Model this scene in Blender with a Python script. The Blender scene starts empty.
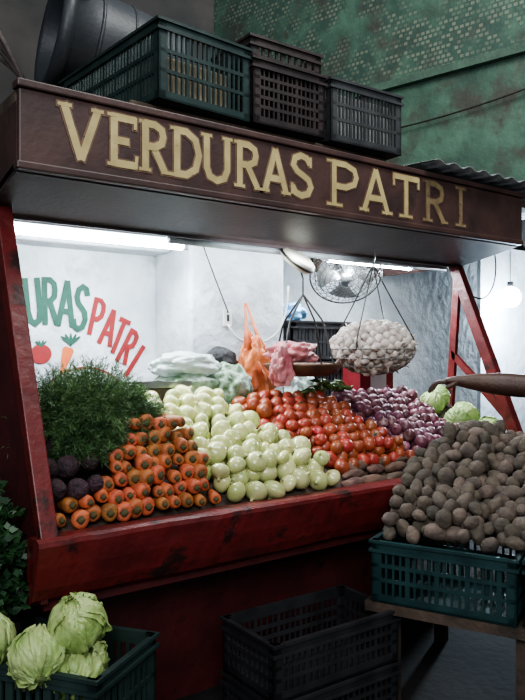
import bpy, math, random, bmesh
from mathutils import Vector, Matrix, Euler, noise
random.seed(7)
R=random.random
def U(a,b): return a+(b-a)*R()
COL=bpy.context.scene.collection
sin,cos,pi=math.sin,math.cos,math.pi

# ------------------------------------------------------------ helpers
class MB:
    def __init__(s): s.v=[];s.f=[];s.m=[]
    def add(s,vs,fs,mi=0,M=None):
        o=len(s.v)
        for p in vs:
            p=Vector(p)
            if M is not None: p=M@p
            s.v.append(p)
        for f in fs:
            s.f.append([o+i for i in f]); s.m.append(mi)
    def box(s,x0,x1,y0,y1,z0,z1,mi=0,M=None):
        vs=[(x0,y0,z0),(x1,y0,z0),(x1,y1,z0),(x0,y1,z0),(x0,y0,z1),(x1,y0,z1),(x1,y1,z1),(x0,y1,z1)]
        s.add(vs,[(0,3,2,1),(4,5,6,7),(0,1,5,4),(1,2,6,5),(2,3,7,6),(3,0,4,7)],mi,M)
    def prism(s,poly,x0,x1,mi=0):  # polygon in (y,z), extruded along x
        n=len(poly)
        vs=[(x0,y,z) for y,z in poly]+[(x1,y,z) for y,z in poly]
        fs=[tuple(range(n))[::-1],tuple(range(n,2*n))]
        for i in range(n):
            j=(i+1)%n; fs.append((i,j,n+j,n+i))
        s.add(vs,fs,mi)
    def tube(s,pts,rad,seg=8,mi=0,cap=True):
        pts=[Vector(p) for p in pts]; n=len(pts)
        rs=rad if isinstance(rad,(list,tuple)) else [rad]*n
        vs=[];fs=[]
        up=None
        for i,p in enumerate(pts):
            t=(pts[min(i+1,n-1)]-pts[max(i-1,0)])
            if t.length<1e-9: t=Vector((0,0,1))
            t.normalize()
            if up is None: up=Vector((0,0,1)) if abs(t.z)<.9 else Vector((1,0,0))
            a=t.cross(up)
            if a.length<1e-6: a=t.cross(Vector((0,1,0)))
            a.normalize(); b=a.cross(t).normalized(); up=b
            for k in range(seg):
                an=2*pi*k/seg
                vs.append(p+(a*cos(an)+b*sin(an))*rs[i])
        for i in range(n-1):
            for k in range(seg):
                k2=(k+1)%seg
                fs.append((i*seg+k,i*seg+k2,(i+1)*seg+k2,(i+1)*seg+k))
        if cap:
            fs.append(tuple(range(seg))[::-1]); fs.append(tuple(range((n-1)*seg,n*seg)))
        s.add(vs,fs,mi)
    def ring(s,rad,r,M=None,seg=40,ss=6,mi=0):
        vs=[];fs=[]
        for i in range(seg):
            a=2*pi*i/seg
            for k in range(ss):
                b=2*pi*k/ss
                vs.append(((rad+r*cos(b))*cos(a),(rad+r*cos(b))*sin(a),r*sin(b)))
        for i in range(seg):
            for k in range(ss):
                i2=(i+1)%seg;k2=(k+1)%ss
                fs.append((i*ss+k,i2*ss+k,i2*ss+k2,i*ss+k2))
        s.add(vs,fs,mi,M)
    def lathe(s,prof,seg=24,mi=0,rib=None,M=None):
        vs=[];fs=[];n=len(prof)
        for i,(r,z) in enumerate(prof):
            for k in range(seg):
                a=2*pi*k/seg
                q=1.0
                if rib: q=rib(a,i/(n-1))
                vs.append((r*q*cos(a),r*q*sin(a),z))
        for i in range(n-1):
            for k in range(seg):
                k2=(k+1)%seg
                fs.append((i*seg+k,i*seg+k2,(i+1)*seg+k2,(i+1)*seg+k))
        s.add(vs,fs,mi,M)
    def blob(s,sub,fn,mi=0,M=None):
        bm=bmesh.new(); bmesh.ops.create_icosphere(bm,subdivisions=sub,radius=1)
        vs=[fn(v.co.copy()) for v in bm.verts]; fs=[tuple(v.index for v in f.verts) for f in bm.faces]
        bm.free(); s.add(vs,fs,mi,M)
    def obj(s,name,mats,smooth=False,link=True,flat=()):
        me=bpy.data.meshes.new(name)
        me.from_pydata([tuple(v) for v in s.v],[],s.f)
        if not isinstance(mats,(list,tuple)): mats=[mats]
        for m in mats: me.materials.append(m)
        for i,p in enumerate(me.polygons):
            p.material_index=s.m[i]; p.use_smooth=smooth
        me.update()
        o=bpy.data.objects.new(name,me)
        if link: COL.objects.link(o)
        return o

def empty(name,loc=(0,0,0)):
    o=bpy.data.objects.new(name,None); o.location=loc; o.empty_display_size=.05
    COL.objects.link(o); return o
def top(o,label,cat,group=None,kind=None):
    o["label"]=label; o["category"]=cat
    if group: o["group"]=group
    if kind: o["kind"]=kind
    return o
def child(o,p,label=None):
    o.parent=p
    if label: o["label"]=label
    return o
def inst(src,loc,rot=(0,0,0),sc=1,label=None,children=()):
    c=src.copy(); COL.objects.link(c)
    c.location=loc; c.rotation_euler=rot
    c.scale=(sc,)*3 if isinstance(sc,(int,float)) else sc
    if label: c["label"]=label
    for ch in children:
        d=ch.copy(); d.parent=c; COL.objects.link(d)
    return c
def bevel(o,w=.004,seg=2):
    m=o.modifiers.new("bevel","BEVEL"); m.width=w; m.segments=seg; m.limit_method='ANGLE'; return o

# ------------------------------------------------------------ materials
def mat(name,c1,c2=None,scale=6,rough=.6,bump=0,bscale=40,rnd=0,metal=0,lo=.35,hi=.65,c3=None,s3=3,t3=.62,spec=.5,sss=0,alpha=1,coat=0,w3=.04):
    m=bpy.data.materials.new(name); m.use_nodes=True
    nt=m.node_tree; N=nt.nodes; L=nt.links; b=N["Principled BSDF"]
    tc=N.new("ShaderNodeTexCoord"); oi=N.new("ShaderNodeObjectInfo")
    add=N.new("ShaderNodeVectorMath"); add.operation='ADD'
    L.new(tc.outputs["Object"],add.inputs[0])
    if rnd:
        mul=N.new("ShaderNodeMath"); mul.operation='MULTIPLY'; mul.inputs[1].default_value=50
        L.new(oi.outputs["Random"],mul.inputs[0]); L.new(mul.outputs[0],add.inputs[1])
    co=add.outputs[0]
    c2=c2 or tuple(x*.7 for x in c1)
    n=N.new("ShaderNodeTexNoise"); n.inputs["Scale"].default_value=scale; n.inputs["Detail"].default_value=6
    L.new(co,n.inputs["Vector"])
    r=N.new("ShaderNodeValToRGB"); r.color_ramp.elements[0].position=lo; r.color_ramp.elements[1].position=hi
    r.color_ramp.elements[0].color=(*c2,1); r.color_ramp.elements[1].color=(*c1,1)
    L.new(n.outputs["Fac"],r.inputs[0]); out=r.outputs[0]
    if c3:
        n3=N.new("ShaderNodeTexNoise"); n3.inputs["Scale"].default_value=s3; n3.inputs["Detail"].default_value=8; n3.inputs["Roughness"].default_value=.65
        L.new(co,n3.inputs["Vector"])
        r3=N.new("ShaderNodeValToRGB"); r3.color_ramp.elements[0].position=t3; r3.color_ramp.elements[1].position=t3+w3
        L.new(n3.outputs["Fac"],r3.inputs[0])
        mx=N.new("ShaderNodeMix"); mx.data_type='RGBA'
        L.new(r3.outputs[0],mx.inputs[0]); L.new(out,mx.inputs[6]); mx.inputs[7].default_value=(*c3,1); out=mx.outputs[2]
    if rnd:
        hs=N.new("ShaderNodeHueSaturation")
        mr=N.new("ShaderNodeMapRange"); mr.inputs[3].default_value=1-rnd; mr.inputs[4].default_value=1+rnd
        L.new(oi.outputs["Random"],mr.inputs[0]); L.new(mr.outputs[0],hs.inputs["Value"])
        mr2=N.new("ShaderNodeMapRange"); mr2.inputs[3].default_value=.5+rnd*.06; mr2.inputs[4].default_value=.5-rnd*.06
        L.new(oi.outputs["Random"],mr2.inputs[0]); L.new(mr2.outputs[0],hs.inputs["Hue"])
        L.new(out,hs.inputs["Color"]); out=hs.outputs[0]
    L.new(out,b.inputs["Base Color"])
    b.inputs["Roughness"].default_value=rough; b.inputs["Metallic"].default_value=metal
    b.inputs["Specular IOR Level"].default_value=spec
    b.inputs["Coat Weight"].default_value=coat
    if sss:
        b.inputs["Subsurface Weight"].default_value=sss; b.inputs["Subsurface Scale"].default_value=.02
    b.inputs["Alpha"].default_value=alpha
    if bump:
        n2=N.new("ShaderNodeTexNoise"); n2.inputs["Scale"].default_value=bscale; n2.inputs["Detail"].default_value=6
        L.new(co,n2.inputs["Vector"])
        bp=N.new("ShaderNodeBump"); bp.inputs["Strength"].default_value=bump; bp.inputs["Distance"].default_value=.02
        L.new(n2.outputs["Fac"],bp.inputs["Height"]); L.new(bp.outputs[0],b.inputs["Normal"])
    return m
def emis(name,c,s):
    m=bpy.data.materials.new(name); m.use_nodes=True; b=m.node_tree.nodes["Principled BSDF"]
    b.inputs["Base Color"].default_value=(*c,1); b.inputs["Emission Color"].default_value=(*c,1); b.inputs["Emission Strength"].default_value=s
    return m

m_sign=mat("brown_maroon_paint",(.078,.040,.034),(.046,.025,.022),5,.5,.15,30,c3=(.030,.019,.017),s3=4,t3=.55,w3=.15)
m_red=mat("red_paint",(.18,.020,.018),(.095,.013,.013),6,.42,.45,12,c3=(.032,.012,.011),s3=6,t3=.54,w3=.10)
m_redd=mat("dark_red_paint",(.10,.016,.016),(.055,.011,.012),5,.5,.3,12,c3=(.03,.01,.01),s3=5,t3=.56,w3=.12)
m_cream=mat("cream_lettering_paint",(.47,.38,.18),(.37,.29,.13),14,.6,c3=(.22,.15,.08),s3=26,t3=.64,w3=.1)
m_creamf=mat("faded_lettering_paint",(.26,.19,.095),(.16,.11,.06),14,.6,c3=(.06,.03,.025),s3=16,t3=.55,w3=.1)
m_outl=mat("brown_outline_paint",(.17,.10,.06),(.11,.06,.04),16,.6,c3=(.07,.04,.03),s3=24,t3=.58)
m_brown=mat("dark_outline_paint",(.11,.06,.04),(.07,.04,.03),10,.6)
m_plaster=mat("white_plaster",(.56,.59,.61),(.42,.45,.48),4,.85,.9,12,c3=(.30,.32,.33),s3=2.4,t3=.56,w3=.16)
m_dark=mat("dark_wall",(.05,.045,.042),(.02,.02,.021),2,.9,.5,10)
m_floor=mat("damp_concrete",(.020,.018,.017),(.010,.009,.009),3,.8,.3,20)
m_conc=mat("grey_sheet",(.20,.21,.21),(.10,.105,.105),5,.6,.2,20)
m_soff=mat("soffit_paint",(.05,.032,.032),(.025,.018,.018),4,.5,.1)
m_wood=mat("grey_wood",(.10,.065,.045),(.04,.028,.02),9,.8,.4,30)
m_crg=mat("green_black_plastic",(.024,.044,.041),(.014,.027,.025),8,.4,.08,rnd=.15)
m_crb=mat("black_plastic",(.030,.030,.033),(.018,.018,.020),8,.35,.08)
m_crgr=mat("grey_black_plastic",(.052,.054,.056),(.03,.031,.033),8,.4,.08)
m_crbr=mat("brown_black_plastic",(.036,.024,.024),(.02,.016,.016),8,.45,.08)
m_crteal=mat("dark_teal_plastic",(.018,.050,.050),(.010,.030,.031),8,.42,.08)
m_bin=mat("dark_grey_bin_plastic",(.034,.038,.044),(.022,.025,.029),5,.5,.1)
m_metal=mat("galvanised_metal",(.35,.36,.36),(.2,.2,.2),10,.35,.05,metal=.9)
m_dmetal=mat("dark_metal",(.05,.045,.04),(.03,.028,.026),10,.45,.05,metal=.6)
m_wire=mat("pale_wire",(.30,.29,.27),(.2,.19,.18),10,.5,.05,metal=.5)
m_pan=mat("rusty_pan",(.16,.08,.05),(.08,.045,.03),10,.45,.1,metal=.5)
m_creamp=mat("cream_enamel",(.55,.52,.42),(.42,.40,.33),10,.4)
m_grn=mat("green_mural",(.010,.075,.045),(.008,.055,.034),20,.7)
m_rmur=mat("red_mural",(.24,.010,.010),(.18,.010,.010),20,.7)
m_omur=mat("orange_mural",(.5,.11,.02),(.4,.08,.02),20,.7)
m_tubehouse=mat("lamp_housing",(.30,.33,.34),(.22,.24,.25),10,.4)
m_tube=emis("tube_glow",(.82,.93,1.0),70)
m_bulb=emis("bulb_glow",(.75,.88,1.0),150)
m_cable=mat("cable_rubber",(.035,.028,.025),(.02,.016,.014),10,.5)
m_filler=mat("beige_filler",(.42,.33,.22),(.30,.24,.16),8,.8)  # beige of the light seen between crate slats, put on an added box

m_carrot=mat("carrot_skin",(.48,.145,.045),(.30,.085,.03),16,.6,.35,45,rnd=.3,c3=(.20,.07,.035),s3=30,t3=.60)
m_cstem=mat("carrot_crown",(.10,.085,.03),(.045,.04,.018),60,.8,.3,80)
m_onion=mat("white_onion_skin",(.58,.56,.29),(.40,.45,.16),9,.24,.05,rnd=.15,sss=.1,coat=.3)
m_tomato=mat("tomato_skin",(.36,.080,.036),(.27,.042,.024),6,.35,.0,rnd=.22,coat=.15)
m_calyx=mat("tomato_calyx",(.06,.10,.03),(.03,.05,.02),40,.7)
m_ronion=mat("red_onion_skin",(.20,.066,.085),(.09,.030,.045),7,.38,.1,rnd=.35,c3=(.36,.22,.21),s3=9,t3=.57,w3=.1)
m_potato=mat("dirty_potato_skin",(.115,.086,.062),(.050,.038,.030),14,.8,.4,50,rnd=.3)
m_swp=mat("brown_tuber_skin",(.17,.10,.07),(.08,.05,.04),18,.8,.5,50,rnd=.25)
m_beet=mat("beet_skin",(.065,.030,.038),(.025,.013,.018),20,.75,.9,60,rnd=.3)
m_garlic=mat("garlic_skin",(.62,.57,.50),(.42,.33,.30),30,.6,.1,rnd=.2)
m_cab=mat("cabbage_leaf",(.40,.50,.20),(.26,.38,.12),7,.45,.3,25,rnd=.15)
m_let=mat("lettuce_leaf",(.46,.54,.23),(.27,.39,.11),6,.4,.5,22,rnd=.12,sss=.1)
m_dill=mat("dill_leaf",(.105,.19,.065),(.045,.095,.035),12,.6,rnd=.2)
m_pars=mat("parsley_leaf",(.035,.09,.03),(.012,.04,.015),12,.5,rnd=.2)
m_pep=mat("green_chile_skin",(.10,.16,.03),(.05,.09,.02),8,.3,rnd=.3)
m_bag=mat("white_plastic_film",(.60,.66,.64),(.40,.50,.44),9,.3,.6,20,alpha=.8)
m_bagg=mat("herbs_in_film",(.06,.13,.04),(.32,.40,.32),20,.35,.6,30)
m_pink=mat("pink_plastic_film",(.60,.28,.28),(.48,.13,.15),10,.35,.8,14,alpha=.88)
m_orange=mat("orange_plastic_film",(.62,.19,.06),(.40,.08,.03),8,.4,.8,14,alpha=.95)
m_blue=mat("blue_plastic_film",(.20,.42,.62),(.12,.28,.5),8,.4,.4,20)
m_black=mat("black_cloth",(.02,.02,.022),(.012,.012,.014),8,.7,.3)
m_white=mat("white_card",(.6,.6,.58),(.5,.5,.48),8,.6)
m_rcard=mat("red_card",(.28,.02,.03),(.2,.015,.02),8,.5)
m_skin=mat("brown_skin",(.075,.036,.024),(.055,.027,.019),8,.5,.2,60)
m_shirt=mat("grey_blue_cotton",(.06,.08,.11),(.05,.065,.09),10,.8,.2)
m_pants=mat("dark_denim",(.02,.028,.05),(.015,.02,.035),20,.8,.2)
m_hair=mat("black_hair",(.012,.010,.009),(.006,.006,.006),40,.5,.5)
m_switch=mat("outlet_plastic",(.6,.6,.57),(.5,.5,.48),10,.4)

def greenwall_mat():
    m=bpy.data.materials.new("weathered_green_wall"); m.use_nodes=True
    nt=m.node_tree;N=nt.nodes;L=nt.links;b=N["Principled BSDF"]
    tc=N.new("ShaderNodeTexCoord"); sp=N.new("ShaderNodeSeparateXYZ"); cb=N.new("ShaderNodeCombineXYZ")
    L.new(tc.outputs["Object"],sp.inputs[0]); L.new(sp.outputs[0],cb.inputs[0]); L.new(sp.outputs[2],cb.inputs[1])
    def noi(s,d=8,r=.6):
        n=N.new("ShaderNodeTexNoise"); n.inputs["Scale"].default_value=s; n.inputs["Detail"].default_value=d; n.inputs["Roughness"].default_value=r
        L.new(cb.outputs[0],n.inputs["Vector"]); return n.outputs["Fac"]
    def ramp(f,a,ca,bb,cbb):
        r=N.new("ShaderNodeValToRGB"); e=r.color_ramp.elements; e[0].position=a;e[1].position=bb
        e[0].color=(*ca,1);e[1].color=(*cbb,1); L.new(f,r.inputs[0]); return r.outputs[0]
    base=ramp(noi(1.6),.36,(.034,.072,.055),.64,(.085,.165,.115))
    def mix(f,a,bv):
        x=N.new("ShaderNodeMix"); x.data_type='RGBA'; L.new(f,x.inputs[0]); L.new(a,x.inputs[6])
        if isinstance(bv,tuple): x.inputs[7].default_value=(*bv,1)
        else: L.new(bv,x.inputs[7])
        return x.outputs[2]
    b1=mix(ramp(noi(2.6),.48,(0,0,0),.62,(.85,.85,.85)),base,(.055,.05,.04))
    br=N.new("ShaderNodeTexBrick"); br.inputs["Scale"].default_value=6.0; br.inputs["Mortar Size"].default_value=.05
    br.inputs["Brick Width"].default_value=.30; br.inputs["Row Height"].default_value=.26
    br.inputs["Color1"].default_value=(1,1,1,1); br.inputs["Color2"].default_value=(.0,.0,.0,1); br.inputs["Mortar"].default_value=(0,0,0,1)
    L.new(cb.outputs[0],br.inputs["Vector"])
    gt=N.new("ShaderNodeMath"); gt.operation='GREATER_THAN'; gt.inputs[1].default_value=4.1; L.new(sp.outputs[2],gt.inputs[0])
    pm=N.new("ShaderNodeMath"); pm.operation='MULTIPLY'; L.new(gt.outputs[0],pm.inputs[0]); 
    msk=ramp(noi(2.2,6),.44,(0,0,0),.56,(.8,.8,.8)); L.new(msk,pm.inputs[1])
    pat=ramp(br.outputs["Color"],.2,(.035,.07,.055),.6,(.18,.19,.14))
    out=mix(pm.outputs[0],b1,pat)
    L.new(out,b.inputs["Base Color"]); b.inputs["Roughness"].default_value=.7
    bp=N.new("ShaderNodeBump"); bp.inputs["Strength"].default_value=.5; bp.inputs["Distance"].default_value=.03
    L.new(noi(9),bp.inputs["Height"]); L.new(bp.outputs[0],b.inputs["Normal"])
    return m
m_green=greenwall_mat()

# ------------------------------------------------------------ setting
def struct(o,label,cat="wall"): return top(o,label,cat,kind="structure")
b=MB(); b.box(-4,9,-3,9,-.1,0); struct(b.obj("floor",m_floor),"dark damp concrete market floor","floor")
b=MB(); b.box(.9,5.3,3.9,4.05,0,2.455); wall_back=struct(b.obj("wall_back",m_plaster),"rough white plaster wall with painted lettering")
b=MB(); b.box(2.06,2.75,3.47,3.897,0,2.455); struct(bevel(b.obj("trim_1",m_plaster),.02),"white plastered column standing out of the wall","column")
b=MB(); b.box(.95,2.058,3.68,3.897,2.13,2.455); struct(bevel(b.obj("trim_2",m_plaster),.02),"white plastered beam over the painted wall","beam")
b=MB(); b.box(-4,3.2,5,5.2,0,6); struct(b.obj("wall_rear",m_dark),"dark building wall behind the stall roof")
b=MB(); b.box(6.7,6.9,-3,9,0,6); struct(b.obj("wall_right",m_dark),"dark bluish wall beside the passage")
b=MB(); b.box(-4,6.7,9,9.2,0,6); struct(b.obj("wall_far",m_dark),"dark far wall of the market")
b=MB(); b.box(5.90,6.69,4.3,4.4,0,2.6); struct(b.obj("wall_passage",m_plaster),"pale wall lit by a bulb beyond the stall")
A=Vector((5.74,1.1,0)); B=Vector((4.2,7.6,0)); d=(B-A); ang=math.atan2(d.y,d.x)
b=MB(); b.box(0,d.length,-.15,0,2.75,6.2); g=b.obj("wall_upper",m_green); g.location=A; g.rotation_euler=(0,0,ang)
struct(g,"weathered green upper wall with perforated blocks")
b=MB(); b.box(0,d.length,0,.07,4.0,4.07); g=b.obj("trim_3",mat("ledge_paint",(.08,.14,.10),(.045,.08,.06),5,.7,.3)); g.location=A; g.rotation_euler=(0,0,ang)
struct(g,"green painted concrete ledge across the wall","ledge")

# ------------------------------------------------------------ stall
stall=top(empty("market_stall",(.86,2.4,0)),"red wooden vegetable stall with painted sign canopy","market stall")
def sp(o,p=None,label=None):
    p=p or stall; mw=Vector(stall.location)
    o.parent=p
    if p is stall: o.location=o.location-mw
    if label: o["label"]=label
    return o
XL,XR=.80,3.92
b=MB(); b.box(XL,XR,2.55,2.58,2.226,2.50)
b.box(XL-.01,XR,2.535,2.60,2.50,2.53); b.box(XL-.01,XR,2.54,2.59,2.205,2.235)
sign=sp(bevel(b.obj("sign_board",m_sign),.006),label="brown maroon painted fascia board with cream letters")
b=MB(); b.prism([(2.60,2.50),(4.03,2.50),(4.03,2.46),(2.60,2.46)],XL,4.15); sp(b.obj("canopy_roof",m_wood))
b=MB(); b.prism([(2.585,2.20),(3.02,2.115),(3.02,2.15),(2.585,2.24)],XL,XR); b.box(XL,XR,3.0,3.03,2.105,2.18)
sp(b.obj("soffit",m_soff),label="dark sloping underside of the canopy")
b=MB(); b.prism([(2.58,2.22),(3.05,2.11),(3.9,2.11),(3.9,2.46),(2.58,2.46)],XL,XL+.02); sp(b.obj("canopy_side",m_sign))
b=MB(); b.prism([(2.6,2.22),(3.05,2.11),(3.9,2.11),(3.9,2.46),(2.6,2.46)],XR-.02,XR); sp(b.obj("canopy_side",m_sign))
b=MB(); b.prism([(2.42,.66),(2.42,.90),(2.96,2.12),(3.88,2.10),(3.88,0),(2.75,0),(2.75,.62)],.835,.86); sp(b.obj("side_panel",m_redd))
b=MB(); b.prism([(2.36,.86),(2.40,.86),(2.43,.90),(3.00,2.13),(2.91,2.14)],.82,.885); sp(bevel(b.obj("post",m_red),.005))
b=MB(); b.prism([(2.45,.86),(2.53,.86),(3.06,2.11),(2.98,2.11)],3.84,3.90); sp(bevel(b.obj("post",m_red),.005))
b=MB(); b.prism([(3.05,1.1),(3.10,1.1),(3.03,2.10),(2.98,2.10)],3.86,3.89); b.prism([(2.6,1.15),(2.63,1.1),(3.05,1.5),(3.05,1.55)],3.86,3.89); sp(b.obj("brace",m_red))
b=MB(); nseg=60; vs=[];fs=[]
prof=[(2.46,.645),(2.41,.675),(2.385,.72),(2.36,.80),(2.34,.880),(2.343,.896),(2.36,.904),(2.44,.898),(2.46,.87)]
for i in range(nseg+1):
    x=.80+(2.98-.80)*i/nseg
    for (y,z) in prof:
        w=noise.noise(Vector((x*3,y*5,z*5)))*.010+noise.noise(Vector((x*14,y*9,z*9)))*.004
        vs.append((x,y+w,z+w*.6))
n=len(prof)
for i in range(nseg):
    for k in range(n-1):
        fs.append((i*n+k,i*n+k+1,(i+1)*n+k+1,(i+1)*n+k))
fs.append(tuple(range(n))); fs.append(tuple(range(nseg*n,nseg*n+n))[::-1])
b.add(vs,fs); sp(b.obj("counter_ledge",m_red,False),label="thick chipped red counter edge")
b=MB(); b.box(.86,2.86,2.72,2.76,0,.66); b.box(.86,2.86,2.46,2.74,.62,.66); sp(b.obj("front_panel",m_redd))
b=MB(); b.prism([(2.42,.845),(3.12,1.215),(3.12,1.185),(2.42,.815)],.87,3.86); sp(b.obj("display_board",m_wood))
b=MB(); b.box(.90,3.83,3.12,3.46,1.185,1.215); b.box(.90,2.05,3.46,3.88,1.185,1.215); b.box(2.77,3.83,3.46,3.88,1.185,1.215)
for x in (.95,2.9,3.75): b.box(x,x+.05,3.3,3.35,0,1.185)
sp(b.obj("back_shelf",m_wood))
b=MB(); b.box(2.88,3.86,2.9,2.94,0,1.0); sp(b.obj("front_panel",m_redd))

# ---- stroke lettering
GL={
'V':([[(.05,1),(.42,0)],[(.80,1),(.42,0)]],[[(-.08,.97),(.22,.97)],[(.64,.97),(.92,.97)]]),
'E':([[(.16,0),(.16,1)],[(.1,.06),(.70,.06)],[(.1,.94),(.68,.94)],[(.16,.5),(.52,.5)]],[[(.68,.0),(.70,.25)],[(.66,.76),(.67,1)],[(0,.03),(.2,.03)],[(0,.97),(.2,.97)]]),
'R':([[(.16,0),(.16,1)],[(.12,.94),(.42,.94),(.6,.86),(.64,.73),(.6,.59),(.42,.5),(.16,.5)],[(.38,.5),(.70,.02)]],[[(0,.03),(.32,.03)],[(0,.97),(.2,.97)],[(.6,.03),(.84,.03)]]),
'D':([[(.16,0),(.16,1)],[(.1,.94),(.38,.94),(.6,.8),(.68,.5),(.6,.2),(.38,.06),(.1,.06)]],[[(0,.03),(.2,.03)],[(0,.97),(.2,.97)]]),
'U':([[(.14,1),(.14,.3),(.22,.12),(.41,.05),(.60,.12),(.68,.3),(.68,1)]],[[(0,.97),(.28,.97)],[(.55,.97),(.82,.97)]]),
'A':([[(.08,0),(.41,.98)],[(.41,.98),(.76,0)],[(.2,.32),(.64,.32)]],[[(-.04,.03),(.22,.03)],[(.6,.03),(.9,.03)]]),
'S':([[(.64,.78),(.54,.92),(.36,.96),(.18,.88),(.13,.72),(.24,.59),(.42,.51),(.6,.42),(.67,.27),(.58,.1),(.38,.04),(.2,.09),(.1,.24)]],[[(.66,.72),(.66,.96)],[(.09,.05),(.09,.3)]]),
'P':([[(.16,0),(.16,1)],[(.12,.94),(.44,.94),(.64,.85),(.69,.7),(.64,.54),(.44,.44),(.16,.44)]],[[(0,.03),(.36,.03)],[(0,.97),(.2,.97)]]),
'T':([[(.4,0),(.4,1)],[(.04,.94),(.78,.94)]],[[(.2,.03),(.6,.03)],[(.03,.72),(.03,1)],[(.79,.72),(.79,1)]]),
'I':([[(.3,0),(.3,1)]],[[(.1,.03),(.5,.03)],[(.1,.97),(.5,.97)]]),
}
YO=[0]
def glyph(b,ch,x,z,sx,sz,th,y,mi=0,rot=0,grow=0,serif=True,cx=0,cz=0):
    ca,sa=cos(rot),sin(rot)
    main,ser=GL[ch]
    for grp,t in ((main,th),(ser if serif else [],th*.45)):
        for st in grp:
            YO[0]=(YO[0]+1)%9; yy=y-YO[0]*.00022
            P=[Vector((p[0]*sx-cx,p[1]*sz-cz)) for p in st]
            if grow:
                a=(P[0]-P[1]).normalized(); e=(P[-1]-P[-2]).normalized()
                P[0]=P[0]+a*grow; P[-1]=P[-1]+e*grow
            n=len(P);vs=[];hw=t/2+grow
            for i,p in enumerate(P):
                t1=(P[i]-P[i-1]).normalized() if i>0 else (P[1]-P[0]).normalized()
                t2=(P[i+1]-P[i]).normalized() if i<n-1 else t1
                tt=(t1+t2).normalized(); nn=Vector((-tt.y,tt.x)); k=1/max(.5,nn.dot(Vector((-t1.y,t1.x))))
                for s in (1,-1):
                    q=p+nn*hw*k*s
                    vs.append((x+q.x*ca-q.y*sa,yy,z+q.x*sa+q.y*ca))
            b.add(vs,[(2*i,2*i+1,2*i+3,2*i+2) for i in range(n-1)],mi)
def xr(px,Y):
    u=(px-262.5)/700; return Y*(.5962+.8028*u)/(.8028-.5962*u)
word=[('V',60,103),('E',106,138),('R',138,170),('D',169,201),('U',200,234),('R',233,262),('A',261,290),('S',288,312),
      ('P',326,358),('A',360,392),('T',392,420),('R',422,448),('I',452,466)]
wdt={'V':.86,'E':.7,'R':.8,'D':.7,'U':.82,'A':.84,'S':.68,'P':.7,'T':.8,'I':.5}
b1=MB();b2=MB();b3=MB();b4=MB()
for i,(c,p0,p1) in enumerate(word):
    x0=xr(p0,2.55);x1=xr(p1,2.55); sx=(x1-x0)*.92/wdt[c]; big=i>=8
    z0=2.272-(.014 if big else 0); sz=.205+(.02 if big else 0)
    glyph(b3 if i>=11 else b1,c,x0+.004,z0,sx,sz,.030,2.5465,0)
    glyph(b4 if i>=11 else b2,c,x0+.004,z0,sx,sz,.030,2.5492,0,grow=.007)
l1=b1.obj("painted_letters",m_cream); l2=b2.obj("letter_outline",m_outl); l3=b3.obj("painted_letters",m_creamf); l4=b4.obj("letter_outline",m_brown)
for l in (l1,l2,l3,l4): l.parent=sign
l1["label"]="cream serif letters reading VERDURAS PAT"; l3["label"]="faded brown serif letters reading RI"
# mural
b=MB();b2=MB();b3=MB();Y=3.894
def wx(px,py):
    u=(px-262.5)/700; dd=Y/(.8028-.5962*u); return xr(px,Y),1.55+(350-py)/700*dd
for c,px,py,ro in (('D',16,302,.15),('U',33,302,.10),('R',50,301,.02),('A',66,303,-.06),('S',81,308,-.14)):
    x,z=wx(px,py); glyph(b,c,x,z,.125,.27,.033,Y,0,rot=ro,serif=False,cx=.05,cz=.135)
for c,px,py,ro in (('P',97,317,-.22),('A',109,327,-.30),('T',119,336,-.40),('R',128,347,-.5),('I',136,362,-.6)):
    x,z=wx(px,py); glyph(b2,c,x,z,.105,.225,.030,Y,0,rot=ro,serif=False,cx=.042,cz=.112)
def disc(b,cx,cz,rx,rz,n=20,y=Y,a0=0,a1=2*pi,rot=0):
    vs=[(cx,y,cz)]
    for i in range(n+1):
        a=a0+(a1-a0)*i/n; p,q=rx*cos(a),rz*sin(a); vs.append((cx+p*cos(rot)-q*sin(rot),y,cz+p*sin(rot)+q*cos(rot)))
    b.add(vs,[(0,i,i+1) for i in range(1,n+1)])
x,z=wx(41,354); disc(b2,x,z,.062,.055)
for q,a in enumerate((-.8,-.3,.3,.8)): disc(b,x+.022*sin(a),z+.058,.006,.022,y=Y-.0004*q-.001,rot=-a)
x2,z2=wx(69,356)
cv=[]
for i in range(13):
    t=i/12; w=.036*(1-t)**.7*(1 if i else .6); px_,pz_=x2-.05*t,z2+.05-.17*t
    cv+=[(px_-w,Y,pz_+w*.3),(px_+w,Y,pz_-w*.3)]
b3.add(cv,[(2*i,2*i+1,2*i+3,2*i+2) for i in range(12)])
for q,a in enumerate((-.9,-.45,0,.45,.9)): 
    disc(b,x2+.01+.035*sin(a),z2+.085+.008*cos(a),.009,.040,y=Y-.0004*q-.001,rot=-a)
x,z=wx(85,420)
for i in range(24):
    a=pi*.15+pi*.7*i/24; a2=pi*.15+pi*.7*(i+1)/24
    r0,r1=.30,.312
    b2.add([(x+r0*cos(a),Y,z+r0*sin(a)),(x+r1*cos(a),Y,z+r1*sin(a)),(x+r1*cos(a2),Y,z+r1*sin(a2)),(x+r0*cos(a2),Y,z+r0*sin(a2))],[(0,1,2,3)])
for bb,mm,nn in ((b,m_grn,"green painted letters ending in URAS"),(b2,m_rmur,"red painted letters reading PATRI"),(b3,m_omur,"painted orange carrot")):
    o=bb.obj("painted_mural",mm); o.parent=wall_back; o["label"]=nn

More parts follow.
